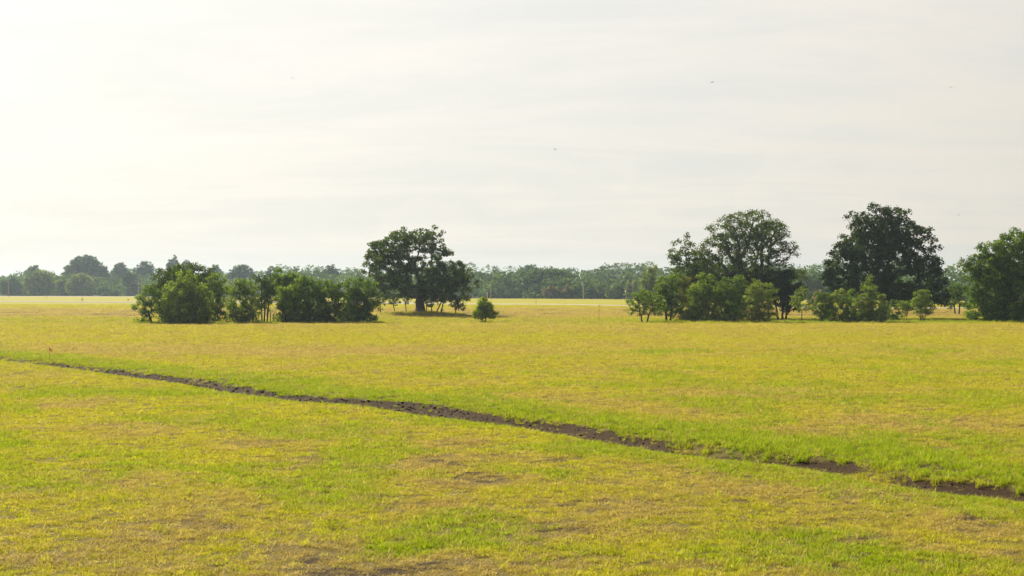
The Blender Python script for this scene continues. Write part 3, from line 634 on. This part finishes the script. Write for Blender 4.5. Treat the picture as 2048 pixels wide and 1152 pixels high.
tree('domed_tree', 'huge domed tree with fine branches against the sky in right grove', 'tree', 1482, 176, 637, [(1500, 450, 58, 33), (1450, 468, 42, 34), (1545, 468, 40, 36), (1495, 495, 66, 38), (1430, 502, 38, 30), (1412, 535, 40, 28), (1560, 488, 30, 28), (1575, 500, 26, 24), (1545, 525, 40, 22), (1590, 545, 24, 14), (1450, 530, 46, 26), (1500, 545, 60, 24), (1420, 520, 26, 22), (1570, 552, 40, 14), (1610, 552, 12, 9)],
     'oak', spacing=.86, n_each=19, size=.25, spread=.60, r_base=.55, fork=.40, shell=.45, thin=.16, r_tip=.028, flare=.5, expo=1.9, depth=.9)
tree('companion_tree', 'upright tree left of the big domed tree, rising to a narrow tip', 'tree', 1395, 172, 638, [(1375, 478, 8, 13), (1355, 500, 20, 18), (1375, 505, 18, 26), (1352, 530, 18, 18), (1395, 520, 26, 24), (1375, 548, 30, 20), (1345, 548, 12, 12), (1415, 545, 30, 26), (1385, 575, 40, 20)], 'oak', spacing=.75, n_each=24, size=.28, r_base=.22, fork=.35, group=G2, shell=.35, thin=.1, tint=(.25, .9))
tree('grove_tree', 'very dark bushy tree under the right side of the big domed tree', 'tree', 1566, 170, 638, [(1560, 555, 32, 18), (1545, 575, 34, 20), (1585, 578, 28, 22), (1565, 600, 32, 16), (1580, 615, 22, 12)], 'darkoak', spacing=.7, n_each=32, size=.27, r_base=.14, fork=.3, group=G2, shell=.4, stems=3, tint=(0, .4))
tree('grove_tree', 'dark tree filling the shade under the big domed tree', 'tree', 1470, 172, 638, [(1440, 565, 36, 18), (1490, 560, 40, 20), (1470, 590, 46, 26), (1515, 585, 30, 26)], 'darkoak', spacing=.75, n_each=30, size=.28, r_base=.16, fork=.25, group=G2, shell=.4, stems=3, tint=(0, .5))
tree('young_tree', 'slender grey green young tree between the two biggest trees', 'tree', 1604, 161, 641, [(1604, 585, 13, 12), (1594, 600, 13, 12), (1614, 600, 13, 14), (1604, 615, 14, 10)], 'pale', spacing=.45, n_each=16, size=.18, r_base=.055, fork=.35, shell=.2, group='young trees before the right groves', tint=(.1, .6))
tree('pink_shrub', 'distant shrub with pinkish brown top seen between the two biggest trees', 'shrub', 1634, 240, 618, [(1634, 586, 10, 6), (1630, 598, 12, 9), (1642, 597, 11, 9)], 'pink', spacing=.6, n_each=20, size=.3, r_base=.08, fork=.2, shell=.3, stems=3)
tree('young_tree', 'dark shapely young tree left of the dense olive thicket', 'tree', 1643, 155, 644, [(1640, 596, 14, 12), (1655, 600, 14, 14), (1640, 616, 18, 12), (1652, 620, 16, 12), (1638, 634, 14, 6)], 'green', spacing=.44, n_each=26, size=.17, r_base=.07, fork=.2, shell=.3, group='young trees before the right groves', tint=(0, .6))
tree('thicket_bush', 'loose olive bush in the thicket before the great dark oak', 'shrub', 1678, 156, 643, [(1675, 590, 16, 12), (1668, 605, 18, 14), (1688, 602, 16, 16), (1678, 622, 26, 12), (1660, 634, 20, 7)], 'olive', spacing=.5, n_each=20, size=.18, r_base=.06, fork=.15, shell=.3, stems=4, tint=(.05, .6))
tree('thicket_bush', 'green bush left of the pointed young tree', 'shrub', 1704, 155, 644, [(1704, 592, 14, 12), (1700, 610, 20, 16), (1706, 628, 22, 12)], 'green', spacing=.5, n_each=24, size=.18, r_base=.06, fork=.15, shell=.3, stems=3, tint=(.15, .8))
tree('young_tree', 'tall pointed pale green young tree before the great dark oak', 'tree', 1741, 153, 644, [(1738, 562, 10, 13), (1738, 582, 18, 14), (1730, 600, 20, 16), (1752, 600, 20, 16), (1722, 622, 22, 16), (1745, 622, 28, 16), (1766, 622, 14, 14), (1740, 635, 34, 8)], 'pale', spacing=.52, n_each=28, size=.19, r_base=.1, fork=.12, shell=.4, group='young trees before the right groves', tint=(.1, .7))
tree('thicket_bush', 'small dark upright bush right of the pointed young tree', 'shrub', 1788, 158, 642, [(1788, 602, 8, 9), (1788, 618, 11, 12), (1792, 630, 10, 8)], 'green', spacing=.45, n_each=22, size=.17, r_base=.05, fork=.15, shell=.2, stems=2, tint=(0, .45))
tree('thicket_bush', 'small bright yellow green bush under the great dark oak', 'shrub', 1807, 159, 641, [(1803, 606, 12, 9), (1813, 612, 12, 10), (1806, 624, 10, 10)], 'bright', spacing=.42, n_each=20, size=.17, r_base=.045, fork=.25, shell=.2, stems=3, tint=(.2, .9))
tree('young_tree', 'pale young tree with several stems, rightmost under the great dark oak', 'tree', 1846, 157, 642, [(1842, 586, 13, 11), (1850, 595, 15, 12), (1836, 606, 15, 12), (1852, 612, 15, 12), (1844, 624, 18, 8)], 'pale', spacing=.44, n_each=20, size=.17, r_base=.05, fork=.3, shell=.2, stems=4, group='young trees before the right groves', tint=(.1, .7))
tree('oak_tree', 'great dark oak with ragged top, tallest tree of the right side', 'tree', 1768, 172, 638, [(1757, 416, 16, 10), (1785, 430, 34, 18), (1715, 432, 26, 10), (1730, 450, 38, 18), (1815, 442, 16, 12), (1770, 462, 60, 28), (1690, 492, 26, 20), (1820, 475, 40, 26), (1855, 465, 18, 18), (1865, 500, 20, 28), (1730, 495, 60, 30), (1800, 510, 55, 26), (1680, 525, 36, 26), (1665, 552, 30, 20), (1740, 545, 56, 28), (1845, 535, 40, 26), (1870, 560, 30, 24), (1700, 575, 40, 24), (1780, 580, 60, 26), (1850, 585, 48, 28), (1885, 590, 20, 20), (1820, 600, 50, 16)],
     'darkoak', spacing=.86, n_each=25, size=.34, spread=.64, r_base=.62, fork=.30, shell=.35, thin=.12, r_tip=.024, expo=2.0, depth=.9, tint=(.1, .75))
tree('edge_tree', 'broad dense green tree cut by the right edge of the picture', 'tree', 2010, 150, 649, [(2025, 480, 34, 20), (1985, 500, 28, 22), (2065, 490, 40, 26), (1950, 530, 24, 20), (1990, 540, 40, 34), (2040, 530, 50, 40), (1935, 528, 14, 14), (1955, 570, 26, 24), (1985, 590, 42, 30), (2045, 590, 54, 36), (1965, 620, 36, 22), (2020, 625, 50, 20), (2075, 620, 40, 20), (2090, 540, 36, 40)],
     'green', spacing=.72, n_each=32, size=.26, r_base=.3, fork=.2, shell=.5, tint=(.05, .7))
tree('grove_tree', 'grey green low tree between the great dark oak and the edge tree', 'tree', 1915, 200, 629, [(1910, 580, 22, 16), (1925, 590, 22, 18), (1900, 600, 22, 16), (1930, 608, 14, 10)], 'green', spacing=.8, n_each=24, size=.28, r_base=.12, fork=.3, group=G2, shell=.35, stems=2, tint=(.1, .6))
tree('far_tree', 'tall pale grey green tree behind the left end of the right grove', 'tree', 1304, 330, 608, [(1305, 545, 18, 14), (1292, 560, 18, 14), (1320, 560, 14, 16), (1304, 580, 24, 18), (1300, 596, 20, 12)], 'farlight', spacing=1.1, n_each=24, size=.45, r_base=.25, fork=.3, shell=.3, thin=.1, tint=(0, .5))

# ------------------------------------------------------------------ trees along the far wood
FT = [  # px, top, base, half width, distance, leaf, label
    (22, 553, 591, 26, 700, 'fardark', 'dark tree behind the leftmost utility pole'),
    (80, 538, 592, 31, 690, 'farlight', 'light green round tree before the far wood, leftmost one with visible trunk'),
    (126, 553, 592, 16, 700, 'farlight', 'small light tree between two rounder ones at the far left'),
    (158, 545, 592, 25, 690, 'farlight', 'round headed light tree right of the smallest one at the far left'),
    (172, 510, 588, 44, 790, 'fardark', 'tallest domed tree rising over the far wood at left'),
    (68, 528, 588, 20, 800, 'far', 'pointed crown rising over the wood behind the light round tree'),
    (215, 556, 591, 24, 705, 'fardark', 'low dark tree of the far wood, left of the paired poles'),
    (262, 545, 591, 20, 690, 'fardark', 'dark upright tree behind the paired utility poles'),
    (240, 523, 586, 19, 820, 'far', 'rounded crown on the skyline left of the left grove'),
    (290, 521, 586, 24, 830, 'fardark', 'broad flat crown on the skyline left of the left grove'),
    (347, 512, 586, 18, 840, 'fardark', 'high round crown on the skyline above the left grove\'s tallest tree'),
    (373, 516, 586, 14, 830, 'far', 'sparse crown on the skyline just above the left grove'),
    (430, 528, 586, 16, 800, 'far', 'open sparse crown on the skyline above the bright green grove tree'),
    (485, 528, 588, 30, 760, 'fardark', 'wide crown on the skyline above the columnar tree'),
    (545, 530, 588, 15, 780, 'far', 'small crown on the skyline left of the grove\'s tallest bright tree'),
    (592, 531, 588, 16, 780, 'far', 'crown on the skyline right of the grove\'s tallest bright tree'),
    (664, 529, 590, 26, 720, 'fardark', 'feathery wide crown on the skyline left of the lone oak'),
    (708, 540, 592, 24, 680, 'far', 'rounded crown just left of the lone oak on the skyline'),
    (960, 541, 597, 20, 600, 'far', 'far tree just right of the lone oak\'s crown'),
    (988, 541, 598, 28, 560, 'fardark', 'dark far tree behind the utility pole right of the lone oak'),
    (1018, 552, 598, 20, 560, 'fardark', 'dark far tree right of the pole and the small bushy tree'),
    (1062, 528, 592, 28, 690, 'fardark', 'tall pointed crown left of the broad far dome'),
    (1105, 536, 598, 58, 540, 'fardark', 'broad domed dark tree in the middle distance between the groves'),
    (1072, 572, 598, 22, 530, 'fardark', 'low dark tree at the left foot of the broad far dome'),
    (1103, 572, 598, 17, 520, 'rust', 'left one of two rusty shrubs before the broad far dome'),
    (1137, 570, 598, 18, 520, 'rust', 'right one of two rusty shrubs before the broad far dome'),
    (1182, 574, 598, 16, 515, 'far', 'round dark bush right of the utility pole before the far wood'),
    (1208, 566, 598, 14, 520, 'farlight', 'light bush second right of the utility pole before the far wood'),
    (1232, 566, 597, 22, 505, 'far', 'larger round bush third right of the utility pole before the far wood'),
    (1264, 560, 597, 14, 500, 'farlight', 'slim light tree beside the pole left of the right grove'),
    (1626, 548, 600, 22, 440, 'fardark', 'bluish far tree in the gap between the two biggest trees'),
    (93, 595, 599, 3, 560, 'far', 'tiny lone bush in the far field at left'),
]
for q, (px, top, by, hw, d, leaf, lab) in enumerate(FT):
    h = by - top; rg_ = np.random.default_rng(300 + q)
    if hw < 6:
        lobes = [(px, top + h * .5, hw, h * .5)]
    else:
        lobes = [(px, top + h * .26, hw * .62, h * .26), (px - hw * .45, top + h * .42, hw * .55, h * .28), (px + hw * .45, top + h * (.40 + .1 * rg_.random()), hw * .55, h * .28), (px + rg_.uniform(-.2, .2) * hw, top + h * .62, hw * .95, h * .33), (px, top + h * .80, hw * .8, h * .2)]
        for _ in range(3): lobes.append((px + rg_.uniform(-.7, .7) * hw, top + h * rg_.uniform(.25, .7), hw * rg_.uniform(.25, .4), h * rg_.uniform(.14, .22)))
    sp = 1.5 if hw > 20 else 1.2
    tree('far_tree' if leaf != 'rust' and h > 8 else 'far_shrub', lab, 'tree' if leaf != 'rust' and h > 8 else 'shrub', px, d, by, lobes, leaf, spacing=sp if hw > 6 else .5, n_each=20, size=.75 if hw > 6 else .3, r_base=.3 if hw > 6 else .05, fork=.25, shell=.4, thin=.08,
         r_tip=.05, group='far trees before and above the wood', tint=(.1, .8))

# the far wood itself, one mass
def far_wood():
    r = np.random.default_rng(55); Vs = []; Ts = []; TV = []; TF = []; cnt = 0
    trees = []
    for row, (e0, e1, step) in enumerate([(6, 16, 9.0), (22, 45, 10.0), (60, 100, 11.0), (120, 190, 13.0), (220, 330, 15.0)]):
        x = -420.0
        while x < 430:
            x += step * r.uniform(.7, 1.3); e = r.uniform(e0, e1)
            y = 730 - 0.74 * (x + 263) + e / .80
            if abs(x) / y > .46: continue
            h = r.uniform(6.2, 9.6) + 1.5 * row * .5; w = r.uniform(5.5, 10.0)
            h *= 1.0 + .50 * (fbm(np.array([x / 45.]), np.array([row * 3.]), 2, 91)[0] - .5) * 2
            trees.append((x, y, h, w))
    for (x, y, h, w) in trees:
        z0 = float(ground_z(x, y, False))
        lobes = [((x, y, z0 + h * .64), (w, w, h * .36)), ((x + r.uniform(-.6, .6) * w, y - w * .3, z0 + h * .45), (w * .9, w * .8, h * .3)), ((x + r.uniform(-.6, .6) * w, y - w * .4, z0 + h * .2), (w * 1.1, w * .7, h * .22))]
        t = lobes_tips(lobes, 2.15, r, .65, 0, 1.1)
        t = t[t[:, 1] < y + w * .2]
        tc_ = np.clip(r.uniform(0, .6) + r.normal(0, .12, len(t)), 0, 1)
        V, tt = leaf_cloud(t, 10, 1.6, 1.1, r, tc_)
        Vs.append(V); Ts.append(tt)
    V = np.concatenate(Vs); T = np.concatenate(Ts)
    me = mesh_np('far_wood', V, np.arange(len(V)), np.full(len(V) // 4, 4), LEAF['far'], False, {'tint': ('FLOAT', T)})
    tag(link('far_wood', me), 'hazy blue green wood along the far edge of the field', 'wood', kind='stuff')
    print('wood trees', len(trees), 'quads', len(V) // 4)
far_wood()

# ------------------------------------------------------------------ roads
def strip(name, pts, half, top, skirt, m, kind='structure'):
    pts = np.array(pts, float); n = 120
    t = np.linspace(0, 1, n); acc = np.r_[0, np.cumsum(np.hypot(*np.diff(pts, axis=0).T))]; acc /= acc[-1]
    x = np.interp(t, acc, pts[:, 0]); y = np.interp(t, acc, pts[:, 1])
    dx = np.gradient(x); dy = np.gradient(y); l = np.hypot(dx, dy); nx, ny = -dy / l, dx / l
    V = []
    for off, z in ((-half - skirt, -.15), (-half, top), (0, top + .04), (half, top), (half + skirt, -.15)):
        xx = x + nx * off; yy = y + ny * off
        V.append(np.stack([xx, yy, ground_z(xx, yy) + z], 1))
    V = np.stack(V, 1).reshape(-1, 3)
    i = (np.arange(n - 1)[:, None] * 5 + np.arange(4)[None]).ravel()
    q = np.stack([i, i + 1, i + 6, i + 5], 1)
    me = mesh_np(name, V, q.ravel(), np.full(len(q), 4), m)
    return tag(link(name, me), kind=kind)
strip('road', [(-420, 480), (X(0, 394), 394), (X(400, 372), 372), (X(800, 345), 345), (X(1130, 309), 309), (X(1260, 296), 296), (X(1700, 262), 262), (230, 200)], 2.6, .26, .5, simple('gravel', (0.42, 0.37, 0.31), .9, .2, 3.0))
strip('track', [(-420, 800), (X(-60, 690), 684), (X(270, 652), 648), (X(460, 630), 615)], 2.5, .22, .8, simple('pale_gravel', (0.40, 0.33, 0.23), .9, .2, 2.0))

# ------------------------------------------------------------------ poles, stakes, flag, box
WOODP = simple('pole_wood', (0.30, 0.23, 0.18), .85, .3, 4.0); WOODG = simple('pole_grey', (0.36, 0.34, 0.31), .8, .2, 4.0)
METAL = simple('pole_metal', (0.55, 0.54, 0.50), .5, .1, 4.0); ORANGE = simple('orange_film', (0.95, 0.22, 0.06), .5, .15, 8.0); STK = simple('stake_red', (0.36, 0.13, 0.06), .8, .2, 8.0); GREYBOX = simple('box_paint', (0.55, 0.56, 0.54), .6, .12, 3.0)
def tube(name, pts, rads, m, sides=8, parent=None, smooth=True):
    pts = [Vector(p) for p in pts]; V = []; Fc = []; lc = []
    for k, (p, r) in enumerate(zip(pts, rads)):
        d = (pts[min(k + 1, len(pts) - 1)] - pts[max(k - 1, 0)]).normalized()
        u = d.cross(Vector((1, 0, 0)) if abs(d.x) < .9 else Vector((0, 1, 0))).normalized(); w = d.cross(u)
        for s in range(sides):
            a = 2 * math.pi * s / sides; V.append(p + (u * math.cos(a) + w * math.sin(a)) * r)
    for k in range(len(pts) - 1):
        for s in range(sides):
            s2 = (s + 1) % sides; Fc += [k * sides + s, k * sides + s2, (k + 1) * sides + s2, (k + 1) * sides + s]; lc.append(4)
    Fc += list(range(sides))[::-1]; lc.append(sides); Fc += [(len(pts) - 1) * sides + s for s in range(sides)]; lc.append(sides)
    return link(name, mesh_np(name, [tuple(v) for v in V], Fc, lc, m, smooth), parent)
def boxm(name, c, h, m, parent=None):
    V = [(c[0] + sx * h[0], c[1] + sy * h[1], c[2] + sz * h[2]) for sx in (-1, 1) for sy in (-1, 1) for sz in (-1, 1)]
    Fc = [0, 1, 3, 2, 4, 6, 7, 5, 0, 4, 5, 1, 2, 3, 7, 6, 0, 2, 6, 4, 1, 5, 7, 3]
    return link(name, mesh_np(name, V, Fc, [4] * 6, m), parent)
def pole(px, d, top_py, lab, r=.15, m=WOODP, arm=0):
    x = X(px, d); z = float(ground_z(x, d)); h = (578 - top_py) * d / F + CAM_H - z
    root = empty('utility_pole', (x, d, z)); tag(root, lab, 'utility pole', 'utility poles')
    tube('shaft', [(0, 0, -.3), (0, 0, h * .5), (0, 0, h)], [r, r * .88, r * .72], m, 8, root)
    if arm:
        boxm('crossarm', (-arm * .5, -r * .9, h - .35), (abs(arm) * .75, .07, .09), m, root)
        for q in (-1, 0, 1): tube('insulator', [(-arm * .5 + q * abs(arm) * .6, -r * .9, h - .27), (-arm * .5 + q * abs(arm) * .6, -r * .9, h - .05)], [.06, .04], METAL, 6, root)
    else:
        tube('cap', [(0, 0, h), (0, 0, h + .12)], [r * .76, r * .3], m, 8, root)
    return root
pole(17, 670, 553, 'reddish wooden utility pole before the far wood at the left edge', .26)
pole(277, 655, 560, 'pale pole with short arm, left one of the pair behind the left grove', .17, WOODG, 1.4)
pole(282.5, 660, 557, 'pale pole, right one of the pair behind the left grove', .17, WOODG)
pole(981.5, 505, 566, 'tall wooden utility pole just right of the lone oak', .19, WOODP)
pole(974.5, 500, 584, 'short pale pole just right of the lone oak', .14, METAL)
pole(1166.5, 500, 567, 'pale wooden utility pole at the right foot of the broad far dome', .21, WOODG)
pole(1266, 490, 559, 'thin pale pole beside the slim light tree left of right grove', .13, WOODG)
def stake(px, d, hgt, lab, r=.035, flagc=None, w=.3):
    x = X(px, d); z = float(ground_z(x, d))
    root = empty('survey_stake', (x, d, z)); tag(root, lab, 'stake', 'survey stakes in the field')
    tube('shaft', [(0, 0, -.1), (.01, 0, hgt * .6), (0, 0, hgt)], [r, r, r * .8], STK, 6, root)
    if flagc:
        V = []; nx, nz = 6, 4
        for a in range(nx + 1):
            for b in range(nz + 1):
                u = a / nx; v = b / nz
                V.append((r + u * w * .85, .05 * math.sin(u * 6 + v) * (.4 + u), hgt * .97 - u * w * .75 - v * w * .7 * (1 - .15 * u)))
        Fc = []; lc = []
        for a in range(nx):
            for b in range(nz):
                i = a * (nz + 1) + b; Fc += [i, i + nz + 1, i + nz + 2, i + 1]; lc.append(4)
        o = link('flag', mesh_np('flag', V, Fc, lc, flagc, True), root)
        so = o.modifiers.new('thick', 'SOLIDIFY'); so.thickness = .004
    return root
stake(98.5, 71.5, .66, 'orange flag on a thin rod beside the ditch at left', .012, ORANGE, .17)
stake(164, 392, 1.1, 'orange marker stake on the far road, left of the left grove', .08, ORANGE, .4)
stake(256, 382, 1.1, 'short marker stake by the far road close to the left grove', .06, ORANGE, .35)
stake(1072, 322, 1.15, 'thin marker stake behind the far road, between the groves', .05)
stake(1198, 158, 2.0, 'tall thin red marker rod standing between the groves', .022, ORANGE, .16)
# pale box beside the far road, seen under the lone oak
bx, bd = X(817, 342), 338.0; bz = float(ground_z(bx, bd))
ub = empty('roadside_box', (bx, bd, bz)); tag(ub, 'small pale grey box by the road, seen under the lone oak', 'box')
boxm('body', (0, 0, .62), (.42, .35, .52), GREYBOX, ub); boxm('lid', (0, 0, 1.18), (.47, .40, .04), GREYBOX, ub); boxm('plinth', (0, 0, .03), (.46, .39, .07), simple('concrete', (.45, .43, .40), .9, .15, 3), ub)

# ------------------------------------------------------------------ birds
BIRD = simple('bird_plumage', (0.05, 0.045, 0.04), .8, .2, 8.0)
def bird(px, py, d, span, yaw, lab):
    s = span / 2
    # body spindle with head and forked tail, wings swept back, one closed surface
    prof = [(-.62, .02), (-.42, .06), (-.15, .12), (.12, .13), (.30, .09), (.38, .085), (.48, .05), (.56, .01)]
    V = []; Fc = []; lc = []; n = 8
    for (y, r) in prof:
        for q in range(n):
            a = 2 * math.pi * q / n; V.append((math.cos(a) * r * s, y * s, math.sin(a) * r * s * .9))
    for k in range(len(prof) - 1):
        for q in range(n):
            q2 = (q + 1) % n
            Fc += [k * n + q, k * n + q2, (k + 1) * n + q2, (k + 1) * n + q]; lc.append(4)
    Fc += list(range(n)); lc.append(n); Fc += [(len(prof) - 1) * n + q for q in range(n)][::-1]; lc.append(n)
    for sg in (-1, 1):
        b = len(V)
        st = [(.06, .26, -.14, .03, .03), (.45, .30, -.06, .16, .022), (.8, .12, -.10, .20, .014), (1.0, -.18, -.24, .14, .005)]
        for (x, y1, y0, z, th) in st:
            V += [(sg * x * s, y1 * s, (z + th) * s), (sg * x * s, y0 * s, (z + th * .4) * s), (sg * x * s, y0 * s, (z - th * .4) * s), (sg * x * s, y1 * s, (z - th) * s)]
        for k in range(3):
            for q in range(4):
                q2 = (q + 1) % 4; Fc += [b + k * 4 + q, b + k * 4 + q2, b + k * 4 + 4 + q2, b + k * 4 + 4 + q]; lc.append(4)
        Fc += [b + 12, b + 13, b + 14, b + 15]; lc.append(4)
        b = len(V)   # tail fork
        V += [(sg * .01 * s, -.5 * s, .02 * s), (sg * .07 * s, -.5 * s, .02 * s), (sg * .16 * s, -.95 * s, .0), (sg * .01 * s, -.5 * s, -.02 * s), (sg * .07 * s, -.5 * s, -.02 * s)]
        Fc += [b, b + 1, b + 2, b + 3, b + 2, b + 4, b, b + 2, b + 3, b + 1, b + 4, b + 2, b, b + 3, b + 4, b + 1]; lc += [3, 3, 3, 3, 4]
    me = mesh_np('bird', V, Fc, lc, BIRD, True)
    o = link('bird', me, None, (X(px, d), d, CAM_H + (578 - py) * d / F)); o.rotation_euler = (.1, .25, yaw)
    tag(o, lab, 'bird', 'birds high over the field')
bird(585, 156, 95, .32, .6, 'tiny dark bird high in the sky above the left grove')
bird(1110, 299, 150, .40, 1.9, 'tiny dark bird in mid sky near the picture\'s centre')
bird(1424, 165, 100, .32, 2.6, 'tiny dark bird high above the big domed tree')
bird(1902, 175, 95, .32, -.7, 'tiny dark bird high at the right, above the edge tree')
bird(1150, 472, 260, .5, .2, 'tiny bird low in the sky right of the lone oak')
bird(1917, 430, 240, .5, 1.2, 'tiny bird just above the gap between dark oak and edge tree')

# ------------------------------------------------------------------ haze
m, t, o = mat('haze_air')
pv = N(t, 'ShaderNodeVolumePrincipled'); pv.inputs['Color'].default_value = (0.66, 0.84, 1.0, 1); pv.inputs['Density'].default_value = 0.00018; pv.inputs['Anisotropy'].default_value = 0.3
L(t, pv.outputs[0], o.inputs['Volume'])
hz = boxm('haze', (0, 1600, 17), (3200, 2100, 20), m)
tag(hz, 'thin summer haze over the whole field', 'haze', kind='stuff')
